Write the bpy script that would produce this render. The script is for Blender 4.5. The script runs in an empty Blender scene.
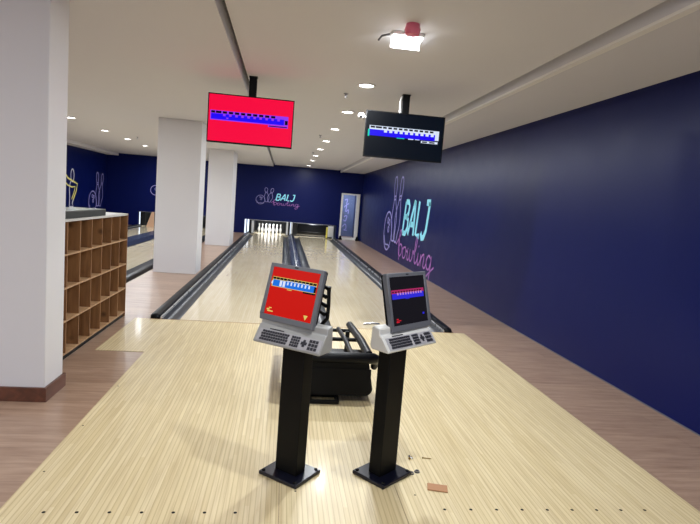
import bpy, math, random
from mathutils import Vector, Matrix
random.seed(7)
PI = math.pi
C = bpy.context.scene.collection
sc = bpy.context.scene

# ------------------------------------------------------------------ materials
def mat(name, col, rough=0.5, metal=0.0, emit=None, estr=0.0, coat=0.0, spec=0.5, alpha=None, trans=0.0):
    m = bpy.data.materials.new(name); m.use_nodes = True
    b = m.node_tree.nodes['Principled BSDF']
    b.inputs['Base Color'].default_value = (*col, 1)
    b.inputs['Roughness'].default_value = rough
    b.inputs['Metallic'].default_value = metal
    b.inputs['Specular IOR Level'].default_value = spec
    b.inputs['Coat Weight'].default_value = coat
    b.inputs['Transmission Weight'].default_value = trans
    if emit:
        b.inputs['Emission Color'].default_value = (*emit, 1)
        b.inputs['Emission Strength'].default_value = estr
    # faint procedural variation so that no surface is perfectly uniform
    nt = m.node_tree
    if not emit and trans == 0:
        tc = nt.nodes.new('ShaderNodeTexCoord'); nz = nt.nodes.new('ShaderNodeTexNoise')
        nz.inputs['Scale'].default_value = 3.0; nz.inputs['Detail'].default_value = 4
        mr = nt.nodes.new('ShaderNodeMapRange')
        mr.inputs['To Min'].default_value = max(0.02, rough*0.85); mr.inputs['To Max'].default_value = min(1, rough*1.15)
        nt.links.new(tc.outputs['Object'], nz.inputs['Vector'])
        nt.links.new(nz.outputs['Fac'], mr.inputs['Value'])
        nt.links.new(mr.outputs['Result'], b.inputs['Roughness'])
    return m

def s(r, g, b):
    f = lambda c: (c/255/12.92) if c/255 <= 0.04045 else ((c/255+0.055)/1.055)**2.4
    return (f(r), f(g), f(b))

def mixcol(nt, fac, a, b, mode='MIX'):
    n = nt.nodes.new('ShaderNodeMix'); n.data_type = 'RGBA'; n.blend_type = mode
    if hasattr(fac, 'links') or not isinstance(fac, (int, float)): nt.links.new(fac, n.inputs[0])
    else: n.inputs[0].default_value = fac
    for k, v in ((6, a), (7, b)):
        if isinstance(v, tuple): n.inputs[k].default_value = (*v, 1)
        else: nt.links.new(v, n.inputs[k])
    return n.outputs[2]

def mat_boards(name, c1, c2, c3, board, rough, streak=1.0, coat=0.3, bump=0.0):
    """narrow maple boards running along Y; each board its own tone, fine grain"""
    m = bpy.data.materials.new(name); m.use_nodes = True; nt = m.node_tree
    b = nt.nodes['Principled BSDF']; b.inputs['Coat Weight'].default_value = coat; b.inputs['Coat Roughness'].default_value = 0.12
    tc = nt.nodes.new('ShaderNodeTexCoord')
    sx = nt.nodes.new('ShaderNodeSeparateXYZ'); nt.links.new(tc.outputs['Object'], sx.inputs[0])
    dv = nt.nodes.new('ShaderNodeMath'); dv.operation = 'DIVIDE'; dv.inputs[1].default_value = board; nt.links.new(sx.outputs[0], dv.inputs[0])
    fl = nt.nodes.new('ShaderNodeMath'); fl.operation = 'FLOOR'; nt.links.new(dv.outputs[0], fl.inputs[0])
    # board ends along Y, staggered
    wn0 = nt.nodes.new('ShaderNodeTexWhiteNoise'); wn0.noise_dimensions = '1D'; nt.links.new(fl.outputs[0], wn0.inputs['W'])
    yy = nt.nodes.new('ShaderNodeMath'); yy.operation = 'MULTIPLY_ADD'; yy.inputs[1].default_value = 0.9
    nt.links.new(sx.outputs[1], yy.inputs[0])
    off = nt.nodes.new('ShaderNodeMath'); off.operation = 'MULTIPLY'; off.inputs[1].default_value = 9.0; nt.links.new(wn0.outputs['Value'], off.inputs[0])
    nt.links.new(off.outputs[0], yy.inputs[2])
    fy = nt.nodes.new('ShaderNodeMath'); fy.operation = 'FLOOR'; nt.links.new(yy.outputs[0], fy.inputs[0])
    cb = nt.nodes.new('ShaderNodeCombineXYZ'); nt.links.new(fl.outputs[0], cb.inputs[0]); nt.links.new(fy.outputs[0], cb.inputs[1])
    wn = nt.nodes.new('ShaderNodeTexWhiteNoise'); wn.noise_dimensions = '3D'; nt.links.new(cb.outputs[0], wn.inputs['Vector'])
    base = mixcol(nt, wn.outputs['Value'], c1, c2)
    # dark joint line between boards
    fr = nt.nodes.new('ShaderNodeMath'); fr.operation = 'FRACT'; nt.links.new(dv.outputs[0], fr.inputs[0])
    jt = nt.nodes.new('ShaderNodeMapRange'); jt.inputs['From Min'].default_value = 0.0; jt.inputs['From Max'].default_value = 0.28
    jt.inputs['To Min'].default_value = 0.8*streak; jt.inputs['To Max'].default_value = 0.0; nt.links.new(fr.outputs[0], jt.inputs['Value'])
    base = mixcol(nt, jt.outputs['Result'], base, c3)
    mp = nt.nodes.new('ShaderNodeMapping'); mp.inputs['Scale'].default_value = (60, 2.2, 1); nt.links.new(tc.outputs['Object'], mp.inputs[0])
    nz = nt.nodes.new('ShaderNodeTexNoise'); nz.inputs['Scale'].default_value = 1.0; nz.inputs['Detail'].default_value = 5; nt.links.new(mp.outputs[0], nz.inputs['Vector'])
    mr = nt.nodes.new('ShaderNodeMapRange'); mr.inputs['From Min'].default_value = 0.45; mr.inputs['From Max'].default_value = 0.75
    mr.inputs['To Max'].default_value = 0.55*streak; nt.links.new(nz.outputs['Fac'], mr.inputs['Value'])
    base = mixcol(nt, mr.outputs['Result'], base, c3)
    nt.links.new(base, b.inputs['Base Color'])
    # wear: large scale gloss variation
    n2 = nt.nodes.new('ShaderNodeTexNoise'); n2.inputs['Scale'].default_value = 1.4; n2.inputs['Detail'].default_value = 6; nt.links.new(tc.outputs['Object'], n2.inputs['Vector'])
    m2 = nt.nodes.new('ShaderNodeMapRange'); m2.inputs['To Min'].default_value = rough*0.7; m2.inputs['To Max'].default_value = rough*1.4
    nt.links.new(n2.outputs['Fac'], m2.inputs['Value']); nt.links.new(m2.outputs['Result'], b.inputs['Roughness'])
    return m

def mat_vinyl(name):
    m = bpy.data.materials.new(name); m.use_nodes = True; nt = m.node_tree
    b = nt.nodes['Principled BSDF']
    tc = nt.nodes.new('ShaderNodeTexCoord')
    br = nt.nodes.new('ShaderNodeTexBrick'); br.inputs['Scale'].default_value = 1.0
    br.inputs['Brick Width'].default_value = 1.25; br.inputs['Row Height'].default_value = 0.19
    br.inputs['Mortar Size'].default_value = 0.0025; br.inputs['Bias'].default_value = 0.0
    br.inputs['Color1'].default_value = (*s(168, 138, 116), 1); br.inputs['Color2'].default_value = (*s(146, 116, 96), 1)
    br.inputs['Mortar'].default_value = (*s(105, 78, 64), 1)
    nt.links.new(tc.outputs['Object'], br.inputs['Vector'])
    mp = nt.nodes.new('ShaderNodeMapping'); mp.inputs['Scale'].default_value = (1.6, 14, 1); nt.links.new(tc.outputs['Object'], mp.inputs[0])
    nz = nt.nodes.new('ShaderNodeTexNoise'); nz.inputs['Scale'].default_value = 1.5; nz.inputs['Detail'].default_value = 8; nz.inputs['Roughness'].default_value = 0.65
    nt.links.new(mp.outputs[0], nz.inputs['Vector'])
    mr = nt.nodes.new('ShaderNodeMapRange'); mr.inputs['From Min'].default_value = 0.35; mr.inputs['From Max'].default_value = 0.7; nt.links.new(nz.outputs['Fac'], mr.inputs['Value'])
    k = mixcol(nt, mr.outputs['Result'], s(184, 158, 136), s(124, 95, 78))
    c = mixcol(nt, 0.55, br.outputs['Color'], k)
    nt.links.new(c, b.inputs['Base Color'])
    b.inputs['Roughness'].default_value = 0.33; b.inputs['Coat Weight'].default_value = 0.15
    return m

def mat_wood(name, a, c, scale=(1.2, 9, 9), rough=0.5, knots=True):
    m = bpy.data.materials.new(name); m.use_nodes = True; nt = m.node_tree
    b = nt.nodes['Principled BSDF']; b.inputs['Roughness'].default_value = rough
    tc = nt.nodes.new('ShaderNodeTexCoord')
    mp = nt.nodes.new('ShaderNodeMapping'); mp.inputs['Scale'].default_value = scale; nt.links.new(tc.outputs['Object'], mp.inputs[0])
    nz = nt.nodes.new('ShaderNodeTexNoise'); nz.inputs['Scale'].default_value = 1.6; nz.inputs['Detail'].default_value = 7; nz.inputs['Distortion'].default_value = 0.8
    nt.links.new(mp.outputs[0], nz.inputs['Vector'])
    mr = nt.nodes.new('ShaderNodeMapRange'); mr.inputs['From Min'].default_value = 0.3; mr.inputs['From Max'].default_value = 0.7; nt.links.new(nz.outputs['Fac'], mr.inputs['Value'])
    col = mixcol(nt, mr.outputs['Result'], a, c)
    if knots:
        v = nt.nodes.new('ShaderNodeTexVoronoi'); v.inputs['Scale'].default_value = 3.2; nt.links.new(tc.outputs['Object'], v.inputs['Vector'])
        m2 = nt.nodes.new('ShaderNodeMapRange'); m2.inputs['From Min'].default_value = 0.04; m2.inputs['From Max'].default_value = 0.13
        m2.inputs['To Min'].default_value = 0.75; m2.inputs['To Max'].default_value = 0; nt.links.new(v.outputs['Distance'], m2.inputs['Value'])
        col = mixcol(nt, m2.outputs['Result'], col, (c[0]*0.35, c[1]*0.3, c[2]*0.3))
    nt.links.new(col, b.inputs['Base Color'])
    return m

def mat_wallpaint(name, col, rough, spec=0.5, bump=0.04):
    m = mat(name, col, rough, spec=spec); nt = m.node_tree; b = nt.nodes['Principled BSDF']
    tc = nt.nodes.new('ShaderNodeTexCoord'); nz = nt.nodes.new('ShaderNodeTexNoise'); nz.inputs['Scale'].default_value = 90; nz.inputs['Detail'].default_value = 3
    nt.links.new(tc.outputs['Object'], nz.inputs['Vector'])
    bp = nt.nodes.new('ShaderNodeBump'); bp.inputs['Strength'].default_value = bump; bp.inputs['Distance'].default_value = 0.01
    nt.links.new(nz.outputs['Fac'], bp.inputs['Height']); nt.links.new(bp.outputs[0], b.inputs['Normal'])
    return m

M = {}
M['approach'] = mat_boards('approach_boards', s(224, 208, 168), s(212, 194, 150), s(176, 153, 112), 0.027, 0.42, 1.0, 0.08)
M['lane'] = mat_boards('lane_boards', s(240, 227, 196), s(232, 216, 182), s(204, 184, 146), 0.030, 0.16, 0.45, 0.6)
M['vinyl'] = mat_vinyl('vinyl_planks')
M['ceiling'] = mat_wallpaint('ceiling_paint', s(214, 213, 217), 0.8)
M['white'] = mat_wallpaint('white_paint', s(222, 221, 224), 0.55)
M['trimwhite'] = mat('trim_white', s(236, 234, 230), 0.45)
M['navy'] = mat_wallpaint('navy_paint', s(2, 15, 76), 0.36, 0.16, 0.08)
M['slot'] = mat('slot_shade', s(40, 37, 34), 0.8)  # dark tone paints the shadow line in the ceiling slots
M['brownbase'] = mat_wood('brown_skirting', s(112, 66, 46), s(82, 46, 32), (8, 1.2, 8), 0.4, False)
M['pine'] = mat_wood('rustic_pine', s(158, 116, 76), s(116, 78, 46), (9, 9, 1.2), 0.5)
M['pineb'] = mat_wood('rustic_pine_back', s(146, 104, 66), s(98, 64, 38), (9, 9, 1.0), 0.55)
M['pinelit'] = mat_wood('pine_board_lit', s(196, 160, 122), s(160, 122, 84), (1.2, 9, 9), 0.5, False)  # lighter pine copy, paints the light caught by the shelf boards
M['black'] = mat('black_metal', s(8, 8, 9), 0.5, 0.0, spec=0.16)
M['blackpl'] = mat('black_plastic', s(6, 6, 8), 0.5, spec=0.16)
M['plate'] = mat('black_base_plate', s(12, 14, 28), 0.30, spec=.4)
M['rubber'] = mat('dark_rubber', s(12, 13, 17), 0.38, spec=.16)
M['gutter'] = mat('gutter_grey', s(46, 49, 56), 0.40)
M['divider'] = mat('divider_blue_black', s(40, 48, 72), 0.25)
M['strip'] = mat('light_metal_strip', s(190, 190, 192), 0.28, 0.6)
M['silver'] = mat('silver_plastic', s(112, 114, 120), 0.40, 0.2)
M['kbgrey'] = mat('keyboard_grey', s(158, 158, 156), 0.45)
M['pale'] = mat('pale_grey_plastic', s(205, 204, 200), 0.45)
M['key'] = mat('dark_keys', s(40, 40, 48), 0.5)
M['padbg'] = mat('keypad_panel', s(170, 168, 172), 0.5)
M['pin'] = mat('pin_white', s(240, 238, 232), 0.25, coat=0.4)
M['pinred'] = mat('pin_stripe', s(190, 30, 35), 0.3)
M['steel'] = mat('steel', s(160, 160, 165), 0.25, 0.9)
M['brass'] = mat('brass', s(150, 122, 70), 0.3, 0.8)
M['card'] = mat('brown_card', s(176, 130, 94), 0.8)
M['slab'] = mat('charcoal_slab', s(48, 51, 48), 0.45)
M['pitdark'] = mat('pit_black', s(8, 9, 14), 0.6)
M['cyan'] = mat('cyan_vinyl', s(150, 235, 255), 0.4)
M['pink'] = mat('pink_vinyl', s(176, 112, 190), 0.4)
M['lav'] = mat('lavender_vinyl', s(158, 152, 212), 0.4)
M['yellow'] = mat('yellow_vinyl', s(225, 215, 120), 0.4)
M['whitevin'] = mat('white_vinyl', s(225, 225, 235), 0.4)
M['red_pl'] = mat('red_plastic', s(225, 110, 135), 0.4)
M['kickyel'] = mat('yellow_edge', s(220, 205, 90), 0.5)
M['kickwht'] = mat('kickback_white', s(215, 215, 215), 0.5)
M['beige'] = mat('beige_panel', s(205, 165, 135), 0.5)
M['teal'] = mat('dark_teal', s(18, 42, 52), 0.5)
M['glass'] = mat('door_glass', (0.9, 0.95, 1.0), 0.03, trans=1.0)
M['lampglow'] = mat('lamp_glow', (1, 1, 1), 0.5, emit=(1.0, 0.99, 0.97), estr=16)
M['tubeglow'] = mat('tube_glow', (1, 1, 1), 0.5, emit=(0.93, 0.97, 1.0), estr=16)
M['passage'] = mat_wallpaint('passage_paint', s(84, 96, 132), 0.5)
def glow(name, c, st=1.0): return mat(name, (0.002, 0.002, 0.002), 0.3, emit=s(*c), estr=st, spec=0.05)
G = dict(tvred=glow('tv_red', (255, 10, 66), 1.0), conred=glow('console_red', (212, 26, 18), 0.95), tvblack=glow('tv_dark', (8, 16, 28), 1.0),
         conblack=glow('console_dark', (26, 24, 30), 0.9), blue=glow('score_blue', (36, 8, 255), 1.0), cblue=glow('console_blue', (28, 120, 235), 0.95),
         dblue=glow('dim_blue', (52, 48, 230), 0.9), white=glow('score_white', (225, 235, 255), 1.0), purple=glow('score_purple', (150, 60, 250), 1.0),
         black=glow('score_black', (6, 6, 16), 1.0), mag=glow('score_magenta', (190, 50, 110), 0.8), green=glow('score_green', (20, 230, 190), 1.0),
         yel=glow('score_yellow', (240, 215, 110), 0.9), redm=glow('score_red', (230, 30, 50), 0.9), pinkw=glow('score_pink', (205, 150, 225), .9))

# ------------------------------------------------------------------ mesh builder
class MB:
    def __init__(s): s.v = []; s.f = []
    def add(s, vs, fs):
        n = len(s.v); s.v += [tuple(v) for v in vs]; s.f += [tuple(i+n for i in f) for f in fs]; return s
    def box(s, x0, x1, y0, y1, z0, z1):
        return s.add([(x0,y0,z0),(x1,y0,z0),(x1,y1,z0),(x0,y1,z0),(x0,y0,z1),(x1,y0,z1),(x1,y1,z1),(x0,y1,z1)],
                     [(0,3,2,1),(4,5,6,7),(0,1,5,4),(1,2,6,5),(2,3,7,6),(3,0,4,7)])
    def quad(s, a, b, c, d): return s.add([a, b, c, d], [(0,1,2,3)])
    def prism(s, poly, mp, h0, h1):
        """poly (u,v) ccw; mp(u,v,h)->xyz"""
        n = len(poly)
        vs = [mp(u, v, h0) for u, v in poly] + [mp(u, v, h1) for u, v in poly]
        fs = [tuple(range(n))[::-1], tuple(range(n, 2*n))] + [(i, (i+1) % n, n+(i+1) % n, n+i) for i in range(n)]
        return s.add(vs, fs)
    def tube(s, path, r, n=12, caps=True):
        path = [Vector(p) for p in path]; rings = []
        rr = r if isinstance(r, (list, tuple)) else [r]*len(path)
        up = None; vs = []
        for i, p in enumerate(path):
            a = path[max(0, i-1)]; b = path[min(len(path)-1, i+1)]; t = (b-a).normalized()
            if up is None: up = Vector((0, 0, 1)) if abs(t.z) < 0.9 else Vector((0, 1, 0))
            x = t.cross(up).normalized(); y = x.cross(t).normalized(); up = y
            for k in range(n):
                an = 2*PI*k/n; vs.append(p + x*math.cos(an)*rr[i] + y*math.sin(an)*rr[i])
        fs = []
        for i in range(len(path)-1):
            for k in range(n): fs.append((i*n+k, i*n+(k+1) % n, (i+1)*n+(k+1) % n, (i+1)*n+k))
        if caps: fs += [tuple(range(n))[::-1], tuple((len(path)-1)*n+k for k in range(n))]
        return s.add(vs, fs)
    def lathe(s, prof, c=(0, 0, 0), n=24):
        vs = []; m = len(prof)
        for k in range(n):
            a = 2*PI*k/n
            for r, z in prof: vs.append((c[0]+r*math.cos(a), c[1]+r*math.sin(a), c[2]+z))
        fs = []
        for k in range(n):
            k2 = (k+1) % n
            for i in range(m-1): fs.append((k*m+i, k2*m+i, k2*m+i+1, k*m+i+1))
        if prof[0][0] > 1e-6: fs.append(tuple(k*m for k in range(n))[::-1])
        if prof[-1][0] > 1e-6: fs.append(tuple(k*m+m-1 for k in range(n)))
        return s.add(vs, fs)
    def build(s, name, m, parent=None, bevel=0, smooth=False, seg=2):
        me = bpy.data.meshes.new(name); me.from_pydata(s.v, [], s.f); me.update()
        import bmesh
        bm = bmesh.new(); bm.from_mesh(me); bmesh.ops.remove_doubles(bm, verts=bm.verts, dist=1e-6)
        bmesh.ops.recalc_face_normals(bm, faces=bm.faces); bm.to_mesh(me); bm.free()
        me.materials.append(m if not isinstance(m, str) else M[m])
        o = bpy.data.objects.new(name, me); C.objects.link(o)
        if parent: o.parent = parent
        if smooth:
            for p in me.polygons: p.use_smooth = True
            try: me.set_sharp_from_angle(angle=math.radians(37.5))
            except Exception: pass
        if bevel:
            b = o.modifiers.new('bevel', 'BEVEL'); b.width = bevel; b.segments = seg; b.limit_method = 'ANGLE'; b.angle_limit = math.radians(35)
            b.harden_normals = False
            for p in me.polygons: p.use_smooth = True
            try: me.set_sharp_from_angle(angle=math.radians(40))
            except Exception: pass
        return o

def tag(o, label, cat, group=None, kind=None):
    if label: o['label'] = label
    if cat: o['category'] = cat
    if group: o['group'] = group
    if kind: o['kind'] = kind
    return o
def thing(name, label, cat, loc=(0, 0, 0), rz=0, group=None):
    o = bpy.data.objects.new(name, None); C.objects.link(o); o.location = loc; o.rotation_euler = (0, 0, rz)
    o.empty_display_size = 0.1
    return tag(o, label, cat, group)
def struct(name, mb, m, **k):
    o = mb.build(name, m, **k); o['kind'] = 'structure'; return o
def dup(root, loc, label=None, rz=None):
    r = root.copy(); C.objects.link(r); r.location = loc
    if rz is not None: r.rotation_euler = (0, 0, rz)
    if label: r['label'] = label
    for ch in list(root.children):
        c = ch.copy(); C.objects.link(c); c.parent = r
        for g in list(ch.children):
            d = g.copy(); C.objects.link(d); d.parent = c
    return r

def catmull(pts, sub=6, closed=False):
    out = []; n = len(pts)
    rng = range(n) if closed else range(n-1)
    for i in rng:
        if closed: p0, p1, p2, p3 = pts[(i-1) % n], pts[i], pts[(i+1) % n], pts[(i+2) % n]
        else: p0, p1, p2, p3 = pts[max(0, i-1)], pts[i], pts[i+1], pts[min(n-1, i+2)]
        for k in range(sub):
            t = k/sub
            out.append(tuple(0.5*((2*p1[j]) + (-p0[j]+p2[j])*t + (2*p0[j]-5*p1[j]+4*p2[j]-p3[j])*t*t + (-p0[j]+3*p1[j]-3*p2[j]+p3[j])*t**3) for j in (0, 1)))
    if not closed: out.append(tuple(pts[-1]))
    return out
def stroke(mb, pts, w, mp, closed=False, smooth=True, h=0.006):
    if smooth: pts = catmull(pts, 6, closed)
    n = len(pts); L = []; R = []
    for i in range(n):
        a = pts[(i-1) % n] if closed else pts[max(0, i-1)]; b = pts[(i+1) % n] if closed else pts[min(n-1, i+1)]
        dx, dy = b[0]-a[0], b[1]-a[1]; l = math.hypot(dx, dy) or 1
        nx, ny = -dy/l*w/2, dx/l*w/2
        L.append((pts[i][0]+nx, pts[i][1]+ny)); R.append((pts[i][0]-nx, pts[i][1]-ny))
    m = n if closed else n-1
    vs = [mp(*p, 0) for p in L]+[mp(*p, 0) for p in R]+[mp(*p, h) for p in L]+[mp(*p, h) for p in R]
    fs = []
    for i in range(m):
        j = (i+1) % n
        fs += [(2*n+i, 2*n+j, 3*n+j, 3*n+i), (i, j, n+j, n+i), (i, 2*n+i, 2*n+j, j), (n+i, n+j, 3*n+j, 3*n+i)]
    if not closed: fs += [(0, n, 3*n, 2*n), (n-1, 2*n-1, 4*n-1, 3*n-1)]
    mb.add(vs, fs)

# ------------------------------------------------------------------ dimensions
XW = 3.36; XL = -7.35; YB = 23.2; YN = -5.0; ZC = 2.99; ZS = 2.92; YF = 6.66
LX0, LX1 = -1.20, 0.03          # lane beside the pillars
RX0, RX1 = 0.70, 1.94           # lane beside the blue wall
PIT = -0.14

# ------------------------------------------------------------------ setting
fl = MB()
def rect(x0, x1, y0, y1, z=0.0): fl.quad((x0, y0, z), (x1, y0, z), (x1, y1, z), (x0, y1, z))
rect(XL-0.1, XW+0.1, YN-0.1, YF)
rect(-2.52, -1.56, YF, YB+0.2); rect(2.34, XW+0.1, YF, YB+2.6); rect(XL-0.1, -6.1, YF, YB+0.2)
# pits below the lanes, with their side walls
for x0, x1 in ((-1.56, 2.34), (-6.1, -2.52)):
    fl.quad((x0, YF, PIT), (x1, YF, PIT), (x1, YB+2.4, PIT), (x0, YB+2.4, PIT))
    fl.quad((x0, YF, PIT), (x0, YF, 0), (x1, YF, 0), (x1, YF, PIT))
    fl.quad((x0, YF, PIT), (x0, YB+2.4, PIT), (x0, YB+2.4, 0), (x0, YF, 0))
    fl.quad((x1, YF, PIT), (x1, YB+2.4, PIT), (x1, YB+2.4, 0), (x1, YF, 0))
struct('floor', fl, 'vinyl')

struct('wall_right', MB().box(XW, XW+0.2, YN-0.2, YB+2.6, -0.2, 3.4), 'navy')
struct('baseboard_right', MB().box(XW-0.012, XW, YN, YB+0.0, 0, 0.006), 'silver')
# back wall, opening over the pin decks and the doorway
bw = MB()
OZ = 0.60
bw.box(XL-0.2, -6.05, YB, YB+0.2, 0, 3.4); bw.box(-6.05, -2.6, YB, YB+0.2, OZ, 3.4)
bw.box(-2.6, -1.66, YB, YB+0.2, 0, 3.4); bw.box(-1.66, 2.32, YB, YB+0.2, OZ, 3.4)
bw.box(2.32, 2.44, YB, YB+0.2, 0, 3.4); bw.box(2.44, 3.26, YB, YB+0.2, 2.03, 3.4); bw.box(3.26, XW, YB, YB+0.2, 0, 3.4)
struct('wall_back', bw, 'navy')
struct('wall_left', MB().box(XL-0.2, XL, YN-0.2, YB+0.2, 0, 3.4), 'navy')
# wall behind the photographer with a wide opening to the daylit entrance
nw = MB(); nw.box(XL-0.2, -4.6, YN-0.2, YN, 0, 3.4).box(2.6, XW+0.2, YN-0.2, YN, 0, 3.4).box(-4.6, 2.6, YN-0.2, YN, 2.6, 3.4)
struct('wall_front', nw, 'white')
# ceiling in three fields
struct('ceiling', MB().box(-0.525, 2.245, YN, YB, ZC, ZC+0.2), 'ceiling')
struct('ceiling_left', MB().box(-6.9, -0.57, YN, YB, ZS, ZS+0.3), 'ceiling')
struct('ceiling_right', MB().box(2.31, XW, YN, YB, ZS+0.01, ZS+0.3), 'ceiling')
struct('trim_1', MB().box(2.31, 2.37, YN, YB, ZS-0.012, ZS+0.01), 'trimwhite')
struct('trim_2', MB().box(2.245, 2.31, YN, YB, ZC+0.10, ZC+0.2), 'slot')
struct('trim_4', MB().box(-.57, -.525, YN, YB, ZC+0.10, ZC+0.2), 'slot')
struct('trim_3', MB().box(XL, -6.9, YN, YB, ZS-0.10, ZS+0.3), 'ceiling')

# near pillar with brown skirting
struct('pillar_1', MB().box(-2.9, -1.64, 3.95, 4.27, 0, ZS), 'white', bevel=0.006)
struct('baseboard_pillar', MB().box(-2.915, -1.622, 3.932, 4.288, 0, 0.105), 'brownbase', bevel=0.003)
struct('pillar_2', MB().box(-2.43, -1.63, 10.5, 11.12, 0, ZS), 'white', bevel=0.006)
struct('pillar_3', MB().box(-2.36, -1.62, 16.7, 17.9, 0, ZS), 'white', bevel=0.006)

# glass door at the far end of the right wall, passage behind it
dr = MB().box(2.44, 2.52, YB-0.03, YB+0.2, 0, 2.03).box(3.12, 3.26, YB-0.03, YB+0.2, 0, 2.03).box(2.52, 3.12, YB-0.03, YB+0.2, 1.97, 2.03).box(2.52, 3.12, YB+0.02, YB+0.1, 0.0, 0.09)
dfr = struct('door_1', dr, 'trimwhite', bevel=0.004)
MB().box(2.52, 3.12, YB+0.05, YB+0.062, 0.09, 1.97).build('door_glass', 'glass', dfr)
MB().tube([(2.58, YB-0.02, 0.9), (2.58, YB-0.05, 0.93), (2.58, YB-0.05, 1.2), (2.58, YB-0.02, 1.23)], 0.012).build('door_handle', 'steel', dfr, smooth=True)
pa = MB().box(2.3, 2.36, YB+0.2, YB+2.6, 0, 2.6).box(2.3, XW, YB+2.5, YB+2.6, 0, 2.6).box(2.3, XW, YB+0.2, YB+2.6, 2.5, 2.6)
struct('wall_passage', pa, 'passage')
sg = thing('reflection_strokes', 'vertical lavender strokes painting a logo reflection in the glass door', 'wall graphic', (2.98, YB+2.5, 0))  # strokes on the passage wall stand in for the logo's reflection
for (nm, pts) in (('reflection_stroke', [(-.1, 1.75), (.02, 1.8), (.0, 1.55), (.1, 1.6)]), ('reflection_stroke', [(-.12, 1.4), (.0, 1.5), (-.02, 1.2), (.1, 1.3), (.1, 1.1)]),
                  ('reflection_stroke', [(-.1, .95), (.05, 1.0), (.0, .75), (-.1, .8)]), ('reflection_stroke', [(-.14, .45), (.0, .6), (.05, .4), (-.05, .3), (.1, .3)])):
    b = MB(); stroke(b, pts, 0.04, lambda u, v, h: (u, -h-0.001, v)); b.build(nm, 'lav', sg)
# door stops
for x, lab in ((2.50, 'small black door stop at the left jamb of the glass door'), (3.24, 'small black door stop at the right jamb by the blue side wall')):
    t = thing('door_stop', lab, 'door stop', (x, YB-0.16, 0), group='black door stops at the glass door')
    MB().box(-0.07, 0.07, -0.05, 0.09, 0, 0.07).build('foot', 'blackpl', t, bevel=0.01)
    MB().lathe([(0.05, 0.07), (0.055, 0.12), (0.035, 0.17), (0.0, 0.18)], (0, 0.02, 0)).build('buffer', 'rubber', t, smooth=True)

# ------------------------------------------------------------------ approach
ap = thing('bowling_approach', 'pale striped maple approach deck in front of the two nearest lanes', 'approach', (0, 0, 0))
AX0, AX1, AY0 = -1.27, 2.47, 1.2
AZ = 0.004
def slab(mb, x0, x1, y0, y1, z0=0.0, z1=AZ): mb.box(x0, x1, y0, y1, z0+0.0005, z1)
b = MB(); slab(b, AX0, 0.069, AY0, YF); b.build('deck_panel', 'approach', ap)
b = MB(); slab(b, 0.072, 0.730, AY0, YF); b.build('deck_panel', 'approach', ap)
b = MB(); slab(b, 0.733, AX1, AY0, YF); b.build('deck_panel', 'approach', ap)
b = MB(); slab(b, -1.73, AX0-0.002, 5.26, YF); o = b.build('side_panel', 'approach', ap); o['label'] = 'short side panel jutting left by the shoe rack'
b = MB(); b.box(-1.55, 2.34, YF-0.012, YF, 0.0042, 0.0046); o = b.build('foul_line', M['card'], ap)
for i in range(7): MB().lathe([(0.009, 0), (0.009, 0.0003), (0, 0.0004)], (-1.06+0.152*i, 2.565, AZ), 12).build('marker_dot', 'blackpl', ap)
for i in range(9): MB().lathe([(0.009, 0), (0.009, 0.0003), (0, 0.0004)], (0.96+0.147*i, 2.60, AZ), 12).build('marker_dot', 'blackpl', ap)
for x, y in ((-1.22, 2.95), (-1.23, 3.55), (0.83, 2.74), (0.16, 2.77), (-1.23, 4.3)): MB().lathe([(0.006, 0), (0.006, 0.0003), (0, 0.0004)], (x, y, AZ), 10).build('screw_head', 'blackpl', ap)

# ------------------------------------------------------------------ lanes
def lane(x0, x1, label, y1=25.2, name='bowling_lane'):
    t = thing(name, label, 'lane', ((x0+x1)/2, YF, 0)); w = (x1-x0)/2
    MB().box(-w, w, 0.004, YB-YF-0.002, PIT, 0.006).build('lane_bed', 'lane', t)
    b = MB()
    for k, (u, v) in enumerate([(-.45, 3.9), (-.3, 4.3), (-.15, 4.7), (0, 5.1), (.15, 4.7), (.3, 4.3), (.45, 3.9)]):
        b = MB(); b.prism([(u-.02, v), (u+.02, v), (u, v+.15)], lambda p, q, h: (p, q, h), 0.0062, 0.0068); b.build('aiming_arrow', 'brownbase', t)
    return t
lane(LX0, LX1, 'glossy maple bowling lane on the left, its ten white pins standing')
lane(RX0, RX1, 'glossy maple bowling lane nearest the blue side wall, pins swept away')
lane(-4.0, -2.9, 'pale lane seen between shoe rack and square pillar, nearer of two')
lane(-5.7, -4.6, 'pale lane beyond the far divider, nearest the left blue wall')

def gutter(x0, x1, label, y1=YB-0.01):
    w = (x1-x0)/2; pf = []
    for k in range(9): a = PI*k/8; pf.append((-w*0.96*math.cos(a), -0.075*math.sin(a)+0.0))
    poly = [(-w, PIT+.005)] + [(-w, 0.004)] + pf + [(w, 0.004), (w, PIT+.005)]
    b = MB(); b.prism(poly, lambda u, v, h: (u, h, v), 0.004, y1-YF)
    o = b.build('lane_gutter', 'gutter', smooth=True); o.location = ((x0+x1)/2, YF, 0)
    return tag(o, label, 'gutter')
gutter(-1.41, LX0-0.002, 'grey channel gutter left of the lane with standing pins')
gutter(LX1+0.002, 0.235, 'grey channel gutter between left lane and centre divider')
gutter(0.49, RX0-0.002, 'grey channel gutter between centre divider and right lane')
gutter(RX1+0.002, 2.17, 'grey channel gutter right of the lane by the blue wall')
gutter(-2.898, -2.70, 'far gutter edging the background lane behind the square pillar')
gutter(-5.90, -5.702, 'far gutter edging the outermost background lane')

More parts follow.
